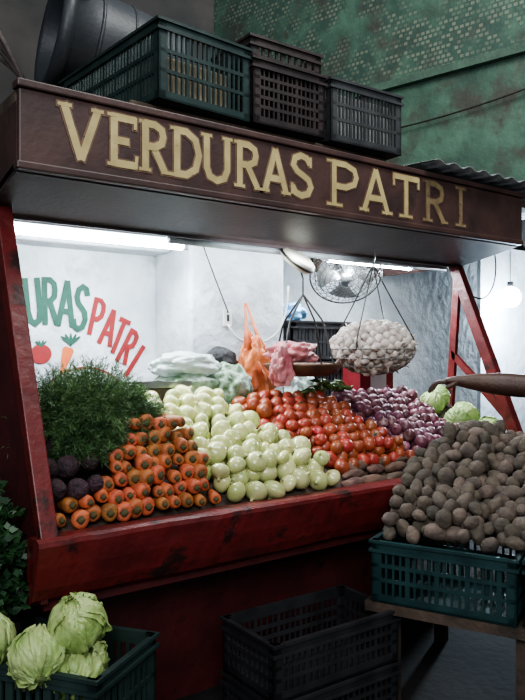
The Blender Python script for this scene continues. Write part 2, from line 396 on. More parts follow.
# awning sheet
b=MB(); vs=[];fs=[];nx=110
for i in range(nx+1):
    x=2.98+2.1*i/nx
    for (y,z) in ((2.46,2.565),(3.98,2.66)):
        vs.append((x,y,z+.010*sin(i*.9)));vs.append((x,y,z+.006+.010*sin(i*.9)))
for i in range(nx):
    a=4*i;c=4*i+4
    fs+= [(a+1,a+3,c+3,c+1),(a,c,c+2,a+2),(a,a+1,c+1,c),(a+2,c+2,c+3,a+3)]
b.add(vs,fs)
top(b.obj("corrugated_awning",m_conc,True),"grey corrugated sheet awning resting on the stall roof","awning")

# ------------------------------------------------------------ crates
def crate_mesh(name,L,W,H,m,pitch=.036,rows=2,sw=.007):
    b=MB(); t=.012; l,w=L/2,W/2
    b.box(-l,l,-w,w,0,.010)
    for sx in (-1,1):
        for sy in (-1,1):
            b.box(sx*l-(.035 if sx>0 else 0),sx*l+(.035 if sx<0 else 0),sy*w-(t if sy>0 else 0),sy*w+(t if sy<0 else 0),0,H)
            b.box(sx*l-(t if sx>0 else 0),sx*l+(t if sx<0 else 0),sy*w-(.035 if sy>0 else 0),sy*w+(.035 if sy<0 else 0),0,H)
    bands=[(0,.035),(H-.045,H)]
    for r in range(1,rows): 
        zc=.035+(H-.08)*r/rows; bands.append((zc-.008,zc+.008))
    for z0,z1 in bands:
        for sy in (-1,1):
            y0,y1=(w-t,w) if sy>0 else (-w,-w+t)
            b.box(-l,l,y0,y1,z0,z1)
        for sx in (-1,1):
            x0,x1=(l-t,l) if sx>0 else (-l,-l+t)
            b.box(x0,x1,-w,w,z0,z1)
    e=.010
    for z0 in (H-.012,H-.05):
        b.box(-l-e,l+e,-w-e,-w,z0,z0+.012); b.box(-l-e,l+e,w,w+e,z0,z0+.012)
        b.box(-l-e,-l,-w,w,z0,z0+.012); b.box(l,l+e,-w,w,z0,z0+.012)
    n=int((L-.07)/pitch)
    for i in range(n+1):
        x=-l+.035+(L-.07)*i/n
        wd=sw if i%4 else sw*2
        for y0,y1 in ((-w+.001,-w+t-.001),(w-t+.001,w-.001)): b.box(x-wd,x+wd,y0,y1,.03,H-.04)
    n=int((W-.07)/pitch)
    for i in range(n+1):
        y=-w+.035+(W-.07)*i/n
        wd=sw if i%4 else sw*2
        for x0,x1 in ((-l+.001,-l+t-.001),(l-t+.001,l-.001)): b.box(x0,x1,y-wd,y+wd,.03,H-.04)
    return b.obj(name,m)
def crate(L,W,H,m,loc,rz,label,group=None,**k):
    o=crate_mesh("plastic_crate",L,W,H,m,**k); o.location=loc; o.rotation_euler=(0,0,rz)
    top(o,label,"crate",group); return o
def boxo(name,sx,sy,sz,m,loc,rz,label,cat):
    b=MB(); b.box(-sx/2,sx/2,-sy/2,sy/2,0,sz); o=bevel(b.obj(name,m),.008); o.location=loc; o.rotation_euler=(0,0,rz); return top(o,label,cat)
boxo("wooden_plank",1.5,.09,.045,m_wood,(2.02,2.66,2.531),0,"weathered plank under the roof crates","plank")
boxo("wooden_plank",1.5,.09,.073,m_wood,(2.02,3.00,2.502),0,"weathered plank under the roof crates","plank")
boxo("wooden_plank",1.0,.09,.073,m_wood,(1.80,3.30,2.502),0,"weathered plank under the roof crates","plank")
crate(.48,.92,.33,m_crg,(1.565,3.01,2.577),.07,"dark green slotted plastic crate on the stall roof",rows=3,sw=.004,pitch=.027)
boxo("filler_box",.36,.76,.20,m_filler,(1.565,3.00,2.59),.07,"beige filler box added in a roof crate for light between slats","box")  # added box; its pale colour stands in for light through the slats
crate(.42,.40,.30,m_crbr,(2.06,2.75,2.577),-.02,"brownish black plastic crate on the stall roof",rows=5,sw=.004,pitch=.026)
crate(.48,.40,.31,m_crgr,(2.56,2.74,2.577),-.04,"greyish slotted plastic crate at the end of the roof row",rows=3,pitch=.024,sw=.0035)
boxo("filler_box",.40,.33,.24,m_white,(2.56,2.74,2.589),-.04,"white filler box added in the end crate so its slots show white","box")  # added box; its white shows pale through the end crate's slots
crate(.42,.34,.12,m_crbr,(2.08,2.77,2.879),-.02,"shallow brown crate stacked on another roof crate",rows=1)
crate(.62,.5,.36,m_crg,(1.92,3.77,2.503),0,"dark plastic crate under the grey bin on the roof")
crate(.66,.36,.22,m_crb,(1.93,2.25,.222),-.02,"empty black mesh crate on top of another under the counter","crates on the floor",rows=3,pitch=.030,sw=.0035)
crate(.66,.36,.215,m_crb,(1.93,2.25,.0),-.02,"empty black mesh crate on the floor under the counter","crates on the floor",rows=3,pitch=.030,sw=.0035)
ca=math.radians(34)
crate(.38,.54,.27,m_crg,(.87,2.34,.275),ca,"dark green crate holding lettuces beside the stall",rows=2)
crate(.38,.54,.27,m_crg,(.87,2.34,.0),ca,"dark green crate under the lettuce crate",rows=2)
# potato crates
S=Vector((.402,-.916,0)).normalized(); T=Vector((.916,.402,0)).normalized(); C0=Vector((2.18,2.16,0))
angS=math.atan2(S.y,S.x)
def st(s,t,z=0): 
    p=C0+S*s+T*t; return Vector((p.x,p.y,z))
crate(.60,.42,.265,m_crteal,st(.31,.21,.465),angS,"dark teal slotted crate filled with potatoes",rows=3,pitch=.030,sw=.005)
crate(.60,.42,.265,m_crteal,st(.94,.21,.465),angS,"dark teal crate of potatoes next to another",rows=3,pitch=.030,sw=.005)
stand=top(empty("wooden_stand",st(.6,.4,0)),"dark wooden stand carrying the potato crates and heap","stand")
Ms=Matrix.Translation(st(0,0,0))@Matrix.Rotation(angS,4,'Z')
b=MB(); b.box(-.02,1.28,0.0,.90,.42,.463,M=Ms); 
o=b.obj("stand_top",m_wood); o.parent=stand; o.location=-stand.location
for s in (.05,.6,1.2):
    for t in (.04,.82):
        b=MB(); b.box(s,s+.06,t,t+.06,0,.42,M=Ms); o=b.obj("leg",m_wood); o.parent=stand; o.location=-stand.location
b=MB(); 
pts=[(.03,.43,.72),(1.2,.43,.72),(1.2,.90,1.02),(.48,.90,1.02),(.18,.44,.72)]
b.add(pts,[(0,1,2,3,4)],M=Ms); o=b.obj("sloped_tray",m_wood); o.parent=stand; o.location=-stand.location
for s in (.3,1.15):
    b=MB(); b.box(s,s+.05,.84,.89,.463,.98,M=Ms); o=b.obj("upright",m_wood); o.parent=stand; o.location=-stand.location

# ------------------------------------------------------------ bin on roof
def place_axis(o,loc,axis):
    q=Vector(axis).normalized().to_track_quat('Z','Y'); o.rotation_mode='QUATERNION'; o.rotation_quaternion=q; o.location=loc
b=MB(); b.lathe([(.0,0),(.215,0),(.235,.012),(.24,.03),(.258,.30),(.272,.50),(.283,.66),(.315,.67),(.325,.70),(.315,.735),(.29,.737),(.275,.72),(.262,.45),(.22,.04),(.0,.03)],44)
b.ring(.274,.010,Matrix.Translation((0,0,.52)),44)
b.ring(.262,.006,Matrix.Translation((0,0,.34)),44)
for k in (0,pi): b.box(.28,.38,-.06,.06,.60,.65,M=Matrix.Rotation(k+.6,4,'Z'))
bn=b.obj("plastic_bin",m_bin,True); place_axis(bn,(2.04,3.60,3.16),(-.85,.10,.12)); top(bn,"large dark grey plastic bin lying on its side on roof crates","bin")

def cable(pts,r,label,m=None):
    P=[Vector(p) for p in pts]; out=[]
    for i in range(33):
        t=i/32; q=list(P)
        while len(q)>1: q=[q[k].lerp(q[k+1],t) for k in range(len(q)-1)]
        out.append(q[0])
    b=MB(); b.tube(out,r,8); return top(b.obj("cable",m or m_cable,True),label,"cable")
m_cab2=mat("dusty_cable",(.11,.085,.075),(.06,.045,.04),10,.6)
for k in range(4):
    q=.09*k
    cable([(1.05,4.97,3.75+q*1.6),(1.15,4.6,3.55+q),(1.22,4.2,3.15+q*1.2),(1.28,3.9,3.2-q),(1.30,3.7,2.8),(1.33,3.6,2.53)],.011+.003*(k%2),"dusty black cable hanging onto the stall roof",m_cab2)
cable([(5.45,1.9,4.0),(5.15,3.4,3.55),(4.78,4.9,3.62)],.008,"thin black wire sagging along the green wall")
cable([(3.85,3.02,2.1),(4.2,3.0,1.6),(4.5,3.0,2.2),(4.10,3.0,2.47)],.005,"thin cable looping off the canopy end")

# ------------------------------------------------------------ lamps
def tube_lamp(x0,x1,y,z,lit,label):
    e=top(empty("fluorescent_lamp",((x0+x1)/2,y,z+.06)),label,"lamp")
    L=(x1-x0)/2
    b=MB(); b.box(-L,L,-.03,.03,0,.05); b.box(-L,-L+.03,-.02,.02,-.05,0); b.box(L-.03,L,-.02,.02,-.05,0)
    child(bevel(b.obj("lamp_housing",m_tubehouse)),e)
    b=MB(); b.tube([(-L+.03,0,-.03),(L-.03,0,-.03)],.022,12)
    child(b.obj("tube",m_tube if lit else m_tubehouse,True),e)
    b=MB(); 
    for s in (-.6*L,.6*L): b.tube([(s,0,.05),(s,0,2.46-z-.06)],.005)
    child(b.obj("hanger",m_metal),e)
tube_lamp(.92,1.95,3.32,2.085,True,"lit white fluorescent tube lamp under the canopy")
tube_lamp(2.95,3.78,3.32,2.10,True,"lit fluorescent tube lamp at the canopy end")
b=MB(); b.tube([(1.7,3.07,2.10),(3.82,3.07,2.10)],.020,14); b.box(1.7,3.82,3.045,3.095,2.11,2.14)
top(b.obj("lamp_rail",m_tubehouse,True),"long grey unlit tube rail along the canopy edge","rail")
e=top(empty("hanging_bulb",(5.95,4.0,2.06)),"bright bluish white bulb hanging beyond the stall","lamp")
b=MB(); b.blob(3,lambda v:v*.10); child(b.obj("bulb",m_bulb,True),e)
b=MB(); b.tube([(0,0,.09),(0,0,.15)],.03); child(b.obj("socket",m_black,True),e)
b=MB(); b.tube([(0,0,.13),(0,0,1.3)],.004); child(b.obj("cord",m_cable),e)

# ------------------------------------------------------------ vegetables
def shaped(fn,sub=3): 
    b=MB(); b.blob(sub,fn); return b
def onion_mesh(name,m,r=1,flat=.9,seed=0):
    prof=[(0,-.86),(.10,-.86),(.14,-.83),(.35,-.80),(.62,-.66),(.85,-.40),(.98,-.08),(1,.08),(.93,.36),(.74,.62),(.48,.80),(.26,.92),(.15,1.02),(.11,1.16),(.12,1.26),(.0,1.27)]
    b=MB(); b.lathe([(p*r,z*r*flat) for p,z in prof],20,rib=lambda a,t:1+.015*cos(5*a)+.035*cos(2*a+1+seed)+.03*sin(a+seed*2)); return b.obj(name,[m],True,link=False)
onions=[onion_mesh("white_onion",m_onion,.052,f,s) for f,s in ((.9,0),(1.0,2),(.8,4))]
ronions=[onion_mesh("red_onion",m_ronion,.037,f,s) for f,s in ((.9,0),(1.02,3))]
b=MB(); b.lathe([(0,-.82),(.3,-.86),(.62,-.76),(.88,-.48),(1,-.08),(.98,.25),(.82,.58),(.5,.78),(.25,.76),(.0,.68)],22,rib=lambda a,t:1+.035*cos(5*a)*min(1,2*t)+.03*cos(2*a))
for v in b.v: v*=.040
tomato=b.obj("tomato",[m_tomato],True,link=False)
b=MB()
for k in range(5):
    a=2*pi*k/5
    b.add([(0,0,.030),(.006*cos(a+1.2),.006*sin(a+1.2),.031),(.02*cos(a),.02*sin(a),.033),(.006*cos(a-1.2),.006*sin(a-1.2),.031)],[(0,1,2,3)])
b.tube([(0,0,.028),(.002,0,.038)],.002,5)
calyx=b.obj("stem",[m_calyx],False,link=False)
def carrot_meshes(L,r,seed):
    b=MB(); prof=[(0,.006),(.30,.003),(.45,.0),(.72,.001),(.92,.007),(1,.020)]
    pts=[(p*r,z) for p,z in prof]
    n=10
    for i in range(1,n+1):
        t=i/n; pts.append((r*(1-.42*t-.30*t*t)*(1+.03*sin(i*2.1+seed)),.02+(L-.02)*t))
    pts.append((.001,L+.012))
    b.lathe(pts,18,rib=lambda a,t:1+.04*cos(3*a+seed)+.05*cos(2*a+seed))
    M=Matrix.Rotation(-pi/2,4,'X')
    for i,v in enumerate(b.v): b.v[i]=M@v
    o=b.obj("carrot",[m_carrot],True,link=False)
    b=MB(); b.lathe([(.0,-.008),(.22*r,-.009),(.40*r,-.005),(.46*r,.004)],10,rib=lambda a,t:1+.15*cos(4*a))
    for i,v in enumerate(b.v): b.v[i]=M@v
    s=b.obj("stem",[m_cstem],True,link=False)
    return o,s
carrots=[carrot_meshes(.16,.032,1),carrot_meshes(.17,.036,2.3),carrot_meshes(.15,.029,4),carrot_meshes(.14,.026,5)]
for c,s in carrots: top(c,"thick orange carrot with trimmed crown, stacked end-on","carrot","stacked carrots on the counter")
for o in onions: top(o,"pale white onion in the sloped heap","onion","white onions on the stall")
for o in ronions: top(o,"small purple red onion in the sloped heap","onion","red onions on the stall")
top(tomato,"ripe orange red tomato in the sloped heap","tomato","tomatoes on the stall")
def potmesh(name,m,a,bb,c,seed,sub=3,bend=0):
    def fn(v):
        k=1+.16*noise.noise(v*1.3+Vector((seed,0,0)))+.03*noise.noise(v*4+Vector((0,seed,0)))
        v=v*k; return Vector((v.x*a,v.y*bb,v.z*c+bend*v.x*v.x))
    return shaped(fn,sub).obj(name,[m],True,link=False)
pots=[potmesh("potato",m_potato,.046,.034,.031,1),potmesh("potato",m_potato,.040,.035,.032,5),potmesh("potato",m_potato,.050,.032,.030,9),potmesh("potato",m_potato,.038,.033,.030,14)]
for p in pots: top(p,"earthy grey brown potato in the heap","potato","potatoes in the heap")
swps=[potmesh("sweet_potato",m_swp,.085,.030,.027,s,bend=.01) for s in (3,8)]
for p in swps: top(p,"long brown sweet potato lying on the ledge","sweet potato","sweet potatoes on the ledge")
beet=potmesh("beetroot",m_beet,.040,.040,.038,2); top(beet,"dark round beetroot beside the carrots","beetroot","beetroots on the stall")

def base(x,y): return .845+(min(y,3.12)-2.42)*.5286
def drop(placed,x,y,r,basef,k=.92,slope=.53,cap=9):
    z0=basef(x,y)+r*math.sqrt(1+slope*slope)*.98; z=z0
    for (a,bb,c,q) in placed:
        dd=(x-a)**2+(y-bb)**2; rr=(r+q)*k
        if dd<rr*rr: z=max(z,c+math.sqrt(rr*rr-dd))
    z=min(z,z0+cap)
    placed.append((x,y,z,r)); return z
def rrot(): return (U(0,6.28),U(0,6.28),U(0,6.28))
heap=[]
XK={0:(.93,1.61),1:(.95,1.62),2:(1.13,1.61),3:(1.16,1.60),4:(1.20,1.58),5:(1.25,1.57),6:(1.32,1.55)}
for k in range(7):
    y=2.458+.034*k; z=.932+.050*k
    x0,x1=XK[k]
    x=x0+(.028 if k%2 else 0)
    while x<x1:
        c,s=random.choice(carrots)
        inst(c,(x,y+U(-.018,.018),z+U(-.010,.008)),(math.radians(5)+U(-.18,.12),0,U(-.36,.36)),U(.90,1.08),children=(s,))
        x+=.054+U(0,.009)
for (x,y,z,s) in ((.93,2.53,1.035,1),(1.005,2.515,1.03,1.05),(1.08,2.53,1.04,.85),(.92,2.60,1.10,1.1),(1.00,2.60,1.10,1.15),(1.09,2.60,1.11,.9),(1.19,2.70,1.24,.9),(1.11,2.68,1.18,1.1),(.97,2.70,1.17,1.1),(1.16,2.63,1.15,.8),(1.04,2.68,1.17,1)):
    inst(beet,(x,y,z),rrot(),s)
def hexfill(x0,x1,y0,y1,sp_,cond,jit=.12,ph=0):
    out=[];j=0;y=y0
    while y<=y1:
        x=x0+(sp_/2 if (j+ph)%2 else 0)
        while x<=x1:
            px,py=x+U(-1,1)*sp_*jit,y+U(-1,1)*sp_*jit
            if cond(px,py): out.append((px,py))
            x+=sp_
        y+=sp_*.80; j+=1
    return out
def bx(y): return 2.38-(y-2.45)*.50
for x,y in hexfill(1.45,2.45,2.49,3.12,.090,lambda x,y:x<bx(y)-.03 and x>1.66-(y-2.47)*.34,jit=.14):
    z=drop(heap,x,y,.047,base,cap=.012); inst(random.choice(onions),(x,y,z),rrot(),U(.82,1.08))
for x,y in hexfill(1.43,2.42,2.55,3.08,.094,lambda x,y:x<bx(y)-.07 and x>1.66-(y-2.47)*.32,jit=.2,ph=1):
    z=drop(heap,x,y,.047,base,k=.86,cap=.072); inst(random.choice(onions),(x,y,z),rrot(),U(.76,1.15))
def by(y): return 2.96-(y-2.55)*.40
cnt=0
for lay,(y0,y1,sp_,mg,cp) in enumerate(((2.58,3.12,.073,0,.010),(2.63,3.08,.078,.03,.058))):
    for x,y in hexfill(1.9,3.0,y0,y1,sp_,lambda x,y:bx(y)+.03+mg<x<by(y)-mg,jit=.18,ph=lay):
        z=drop(heap,x,y,.038,base,cap=cp); cnt+=1
        inst(tomato,(x,y,z),rrot() if cnt%4 else (U(-.6,.2),U(-.5,.5),0),U(.82,1.12),children=(calyx,) if cnt%2==0 else ())
for lay,(y0,y1,sp_,mg,cp) in enumerate(((2.50,3.12,.066,0,.010),(2.55,3.10,.072,.02,.055))):
    for x,y in hexfill(2.6,3.70,y0,y1,sp_,lambda x,y:by(y)+.02+mg<x<3.62-mg*2-(.14 if y>2.7 else 0),jit=.18,ph=lay):
        z=drop(heap,x,y,.035,base,cap=cp); inst(random.choice(ronions),(x,y,z),rrot(),U(.84,1.2))
for i,(x,y,dz,rz) in enumerate(((2.38,2.475,.02,.2),(2.53,2.48,.02,-.1),(2.68,2.475,.02,.1),(2.84,2.48,.02,.05),(2.44,2.53,.055,-.1),(2.60,2.535,.06,.3),(2.75,2.535,.06,-.2),(2.90,2.53,.055,.1),(2.5,2.57,.08,.1),(2.67,2.575,.085,0),(2.83,2.575,.085,.2))):
    inst(swps[i%2],(x,y,.878+dz),(U(0,3),U(-.1,.1),rz),U(.85,1.05))
def chile():
    b=MB(); pts=[];rs=[]
    for i in range(9):
        t=i/8; pts.append((.09*t,.012*sin(t*3),0)); rs.append(.018*(1-t*.75)*(1 if i else .6))
    b.tube(pts,rs,10); o=b.obj("green_chile",[m_pep],True,link=False)
    b=MB(); b.tube([(0,0,0),(-.02,.003,.006)],.003,6); s=b.obj("stem",[m_calyx],True,link=False); return o,s
ch,chs=chile(); top(ch,"shiny green chile pepper behind the tomatoes","chile","green chiles on the stall")
for i in range(22):
    inst(ch,(U(2.58,2.88),U(3.00,3.12),1.31+U(0,.05)),(U(0,6),U(-.3,.3),U(0,6.28)),1,children=(chs,))

# potatoes
pheap=[]
def pbase(x,y):
    p=Vector((x,y,0))-C0; t=p.dot(T)
    return .70+.54*max(0,min(t,.66))
n=0; cand=[]
for lay,(o0,spg) in enumerate(((0,.060),(.025,.070))):
    s=-.42+o0; j=0
    while s<1.0:
        t=.05+o0+(spg/2 if j%2 else 0)
        while t<.92:
            p=st(s+U(-.012,.012),t+U(-.012,.012)); 
            ok=True
            if s<0.04 and p.x<3.02: ok=False
            if p.y>2.29 and p.x<3.02+(p.y-2.29)*.3: ok=False
            if p.y>2.56: ok=False
            if p.x>3.58: ok=False
            if p.x>3.0 and p.y<1.72: ok=False
            if ok: cand.append((p.x,p.y,lay))
            t+=spg
        s+=spg*.84; j+=1
for x,y,l in cand:
    if n>=299: break
    z=drop(pheap,x,y,.031,pbase,k=.90,slope=.5,cap=.015 if l==0 else .06); n+=1
    inst(random.choice(pots),(x,y,z),rrot(),U(.82,1.18))
print("potatoes",n,"cands",len(cand))

# garlic basket
GC=Vector((2.93,2.87,1.575))
hb=top(empty("hanging_basket",(GC.x,GC.y,GC.z-.17)),"wire basket of garlic hanging on cords from the canopy","basket")
b=MB()
for k in range(5):
    a=-pi/2+.12+k*.34; 
    b.ring(.25*cos(a),.0032,Matrix.Translation((0,0,.167+.165*sin(a))),32,5)
for k in range(12):
    a=2*pi*k/12; b.tube([(.25*cos(t)*cos(a),.25*cos(t)*sin(a),.167+.165*sin(t)) for t in [-pi/2+.1+i*.22 for i in range(7)]],.0028,5)
child(b.obj("wire_bowl",m_wire,True),hb)
for k in range(4):
    a=2*pi*k/4+.4; b=MB(); b.tube([(.25*cos(a),.25*sin(a),.15),(.24*cos(a),.24*sin(a),.21),(.12*cos(a),.12*sin(a),.42),(.01*cos(a),.01*sin(a),.62)],.004,6); child(b.obj("cord",m_dmetal),hb)
b=MB(); b.tube([(0,0,.60),(0,0,.66),(.015,0,.68),(0,0,1.05)],.005,6); child(b.obj("hook",m_metal),hb)
b=MB(); b.lathe([(0,-.80),(.25,-.84),(.6,-.7),(.92,-.35),(1,0),(.85,.38),(.5,.66),(.24,.86),(.14,1.1),(.13,1.7),(0,1.72)],20,rib=lambda a,t:1+(.14*abs(cos(4*a))-.06)*(1 if t<.6 else .3))
for v in b.v: v*=.029
garlic=b.obj("garlic_bulb",[m_garlic],True,link=False); top(garlic,"whole garlic bulb with papery skin in the hanging basket","garlic","garlic in the hanging basket")
NG=210
for i in range(NG):
    zz=1-2*(i+.5)/NG; ph=i*2.399963; rr=math.sqrt(1-zz*zz)
    dr=Vector((rr*cos(ph),rr*sin(ph),zz)); q=U(.95,1.03)
    dz_=dr.z*.148*q*(1.0 if dr.z<0 else .85)
    p=GC+Vector((dr.x*.222*q,dr.y*.222*q,dz_))
    inst(garlic,p,rrot(),U(.85,1.12))

# cabbages / lettuces
def leafball(name,m,r,layers,ruffle,seed,openness=.0,squash=.9):
    rnd=random.Random(seed); b=MB()
    b.blob(4,lambda v:Vector((v.x*r*.93,v.y*r*.93,v.z*r*.86))*(1+.04*noise.noise(v*3)+.05*abs(noise.noise(v*5))))
    for k in range(layers):
        az=rnd.uniform(0,6.28) if k>5 else k*2.4
        rk=r*(.93+.10*k/layers); half=rnd.uniform(.9,1.35)
        th1=rnd.uniform(1.0,1.6)+openness*-.3
        NU,NV=26,20; vs=[];fs=[]
        tilt=rnd.uniform(-.5,.5); sd=rnd.uniform(0,50)
        for i in range(NU+1):
            for j in range(NV+1):
                u=i/NU*2-1; v=j/NV
                th=-1.35+(th1+1.35)*v*(1-.12*abs(u)**2)
                w=half*(1-.15*v)*min(1,.35+1.6*v)
                a=az+u*w/max(.35,cos(th)*.9+.15)*.8+tilt*v
                edge=max(abs(u)**3,max(0,(v-.6)/.4)**2)
                nz=noise.noise(Vector((u*3+sd,v*4,k)))
                n2=noise.noise(Vector((u*8+sd,v*9,k)))
                rad=rk*(1+openness*.3*v*v+edge*(.03+openness*.18))+ruffle*edge*r*(1.3*nz+.8*n2)+.05*r*nz+.02*r*n2
                rad+= .02*r*abs(cos(u*6))*(1-edge)
                vs.append((rad*cos(th)*cos(a),rad*cos(th)*sin(a),rad*sin(th)*squash))
        for i in range(NU):
            for j in range(NV):
                q=i*(NV+1)+j; fs.append((q,q+1,q+NV+2,q+NV+1))
        b.add(vs,fs)
    return b.obj(name,[m],True,link=False)
cab=leafball("cabbage",m_cab,.085,8,.08,3); top(cab,"round pale green cabbage at the end of the stall","cabbage","cabbages on the stall")
for (x,y,z,s) in ((3.58,2.98,1.21,.95),(3.73,2.84,1.13,1.05),(3.74,2.66,1.05,1.0),(3.60,2.80,1.11,.9),(3.72,3.04,1.24,.9)):
    inst(cab,(x,y,z),rrot(),s)
lets=[leafball("lettuce",m_let,.095,9,.16,s,openness=.20) for s in (11,23,31)]
for l,(x,y,z,rx,s,lab) in zip(lets,((.63,2.37,.60,.5,1.0,"pale green lettuce head in the dark crate"),(.875,2.19,.655,-.4,.95,"yellow green lettuce with frilled leaves in the crate"),(.75,2.20,.58,.9,.90,"open light green lettuce lying among others"))):
    COL.objects.link(l); l.location=(x,y,z); l.rotation_euler=(rx,.3,s*3); l.scale=(s,)*3; top(l,lab,"lettuce","lettuces in the crate")
inst(lets[0],(.80,2.39,.49),(1,2,1),.95); inst(lets[1],(.95,2.31,.47),(2,1,0),.85); inst(lets[2],(.87,2.17,.50),(2,1,0),.85)

# herbs
def herb(name,m,R0,nst,leafl,ll,lw,seed,sq=(1,1,1),broad=False,droop=.25):
    rnd=random.Random(seed); b=MB()
    for i in range(nst):
        a=rnd.uniform(0,6.28); e=math.asin(rnd.uniform(-.25,1)); 
        dr=Vector((cos(e)*cos(a)*sq[0],cos(e)*sin(a)*sq[1],(sin(e))*sq[2]+.05))
        L=R0*rnd.uniform(.72,1.10); pts=[]
        for k in range(6):
            t=k/5; p=dr*L*t; p.z-=droop*R0*t*t*(1-abs(sin(e))*.6); pts.append(p)
        side=dr.cross(Vector((0,0,1))); side=side.normalized()*.0012 if side.length>1e-4 else Vector((.0012,0,0))
        vs=[];
        for p in pts: vs+= [p-side,p+side]
        b.add(vs,[(2*k,2*k+1,2*k+3,2*k+2) for k in range(5)])
        for q in range(leafl):
            t=rnd.uniform(.5,1.0); k=min(4,int(t*5)); p=pts[k].lerp(pts[k+1],t*5-k)
            v=Vector((rnd.gauss(0,1),rnd.gauss(0,1),rnd.gauss(0,1))).normalized()
            v=(v+dr.normalized()*1.0).normalized()*ll*rnd.uniform(.6,1.3)
            w=v.cross(Vector((rnd.gauss(0,1),rnd.gauss(0,1),rnd.gauss(0,1)))).normalized()*lw
            if broad:
                b.add([p,p+v*.45-w,p+v*.7-w*.4,p+v,p+v*.75+w*.5,p+v*.45+w],[(0,1,2,3,4,5)])
            else:
                b.add([p,p+v*.5-w,p+v,p+v*.5+w],[(0,1,2,3)])
    return b.obj(name,[m],False)
for i,(x,y,z,rr,sq) in enumerate(((1.05,2.80,1.24,.26,(.8,.9,1.0)),(1.20,2.82,1.28,.26,(.9,.9,1.0)),(1.36,2.82,1.24,.20,(.9,.8,.9)),(1.10,2.72,1.18,.20,(1,.8,.9)))):
    o=herb("dill_bunch",m_dill,rr,520,52,.024,.0012,50+i,sq=sq,droop=.32); o.location=(x,y,z); top(o,"feathery green bunch of dill behind the carrots","herbs","dill bunches on the stall")
for i,(x,y,z,rr) in enumerate(((.63,2.58,.86,.20),(.66,2.55,.70,.17),(.60,2.62,1.02,.16))):
    o=herb("parsley_bunch",m_pars,rr,170,14,.036,.013,80+i,broad=True); o.location=(x,y,z); top(o,"dark leafy parsley bunch beside the red side panel","herbs","parsley bunches beside the stall")
e=top(empty("side_shelf",(.62,2.62,0)),"small wooden shelf holding parsley beside the stall","shelf")
b=MB(); b.box(-.20,.20,-.02,.24,.52,.55); child(b.obj("shelf_top",m_wood),e)
for x in (-.19,.16):
    b=MB(); b.box(x,x+.03,.19,.22,0,.52); child(b.obj("leg",m_wood),e)

# ------------------------------------------------------------ bags and things at the back
def bag(name,m,loc,sx,sy,sz,seed,label,rot=0,fold=.16,cat="plastic bag",f1=2.2,taper=0):
    def fn(v):
        k=1+fold*noise.noise(v*f1+Vector((seed,0,0)))+fold*.45*(abs(noise.noise(v*4.5+Vector((0,seed,0))))-.2)+fold*.15*(abs(noise.noise(v*10+Vector((0,seed,0))))-.2)
        q=v*k; zz=(max(q.z,-.75)+.75)/1.75
        tp=1-taper*max(0,min(1,zz))
        return Vector((q.x*sx*tp,q.y*sy*tp,zz*sz*1.045))
    b=MB(); b.blob(5,fn); o=b.obj(name,m,True); o.location=loc; o.rotation_euler=(0,0,rot); top(o,label,cat); return o
bag("plastic_bag",m_bag,(1.92,3.27,1.41),.22,.10,.12,2,"white translucent plastic bag on top of bagged herbs",.1,fold=.25)
bag("bagged_herbs",m_bagg,(1.90,3.25,1.215),.20,.12,.22,5,"green herbs wrapped in clear plastic on the back shelf",.0,fold=.2)
bag("bagged_herbs",m_bagg,(2.17,3.24,1.215),.14,.12,.24,9,"upright bag of green herbs by the column",.3,fold=.25)
bag("black_bag",m_black,(2.20,3.37,1.42),.15,.05,.14,12,"dark cloth folded on top of bagged herbs",.3,fold=.15)
e=top(empty("metal_tray",(1.62,3.17,1.36)),"shallow metal tray lying behind the onions","tray")
b=MB(); b.box(-.24,.24,-.05,.05,0,.006); b.box(-.24,.24,-.055,-.05,0,.03); b.box(-.24,.24,.05,.055,0,.03); b.box(-.24,-.235,-.05,.05,0,.03); b.box(.235,.24,-.05,.05,0,.03)
child(b.obj("tray_body",m_metal),e)
b=MB(); b.box(-.2,.2,-.05,.05,0,.14); o=b.obj("filler_box",m_wood); o.location=(1.62,3.18,1.216); top(o,"brown box under the metal tray","box")
ob=bag("orange_bag",m_orange,(2.45,3.37,1.26),.15,.06,.34,3,"limp orange plastic bag hanging from a nail on the column",.0,fold=.42,f1=2.8,taper=.35)
b=MB(); b.tube([(-.05,0,.29),(-.05,.02,.40),(-.04,.04,.48),(-.035,.06,.57)],[.035,.014,.009,.006],10); b.tube([(.05,0,.27),(.03,.02,.38),(-.03,.05,.57)],[.035,.012,.006],8)
child(b.obj("bag_handle",m_orange,True),ob)
bag("pink_bag",m_pink,(2.41,2.97,1.485),.13,.12,.10,21,"crumpled pink plastic bag lying in the scale pan",.0,fold=.45,f1=2.6)
bag("pink_bag",m_pink,(2.28,2.90,1.36),.075,.05,.19,27,"loose pink plastic bag hanging over the pan rim",.3,fold=.42,f1=2.6,taper=.05)
bag("blue_bag",m_blue,(2.88,3.60,1.74),.13,.09,.12,31,"blue plastic bag on the black crate",.0,fold=.35)
bag("plastic_bag",m_bag,(2.72,3.28,1.215),.12,.08,.20,41,"clear plastic bag slumped on the back shelf",.2,fold=.35)
crate(.56,.36,.26,m_crb,(3.08,3.64,1.217),0,"black plastic crate on the back shelf","crates on the back shelf",pitch=.03)
crate(.56,.36,.26,m_crb,(3.08,3.64,1.479),0,"black plastic crate stacked on another by the wall","crates on the back shelf",pitch=.03)
e=top(empty("cardboard_carton",(3.24,3.22,1.216)),"red and white printed carton on the back shelf","box")
b=MB(); b.box(-.15,.15,-.08,.08,0,.24); child(bevel(b.obj("carton_body",m_rcard)),e)
b=MB(); b.box(-.06,.08,-.084,-.0805,.02,.22); b.box(-.155,.155,-.085,.085,.24,.246); child(b.obj("white_panel",m_white),e)
e=top(empty("wall_outlet",(2.31,3.466,1.74)),"white electrical outlet on the column","outlet")
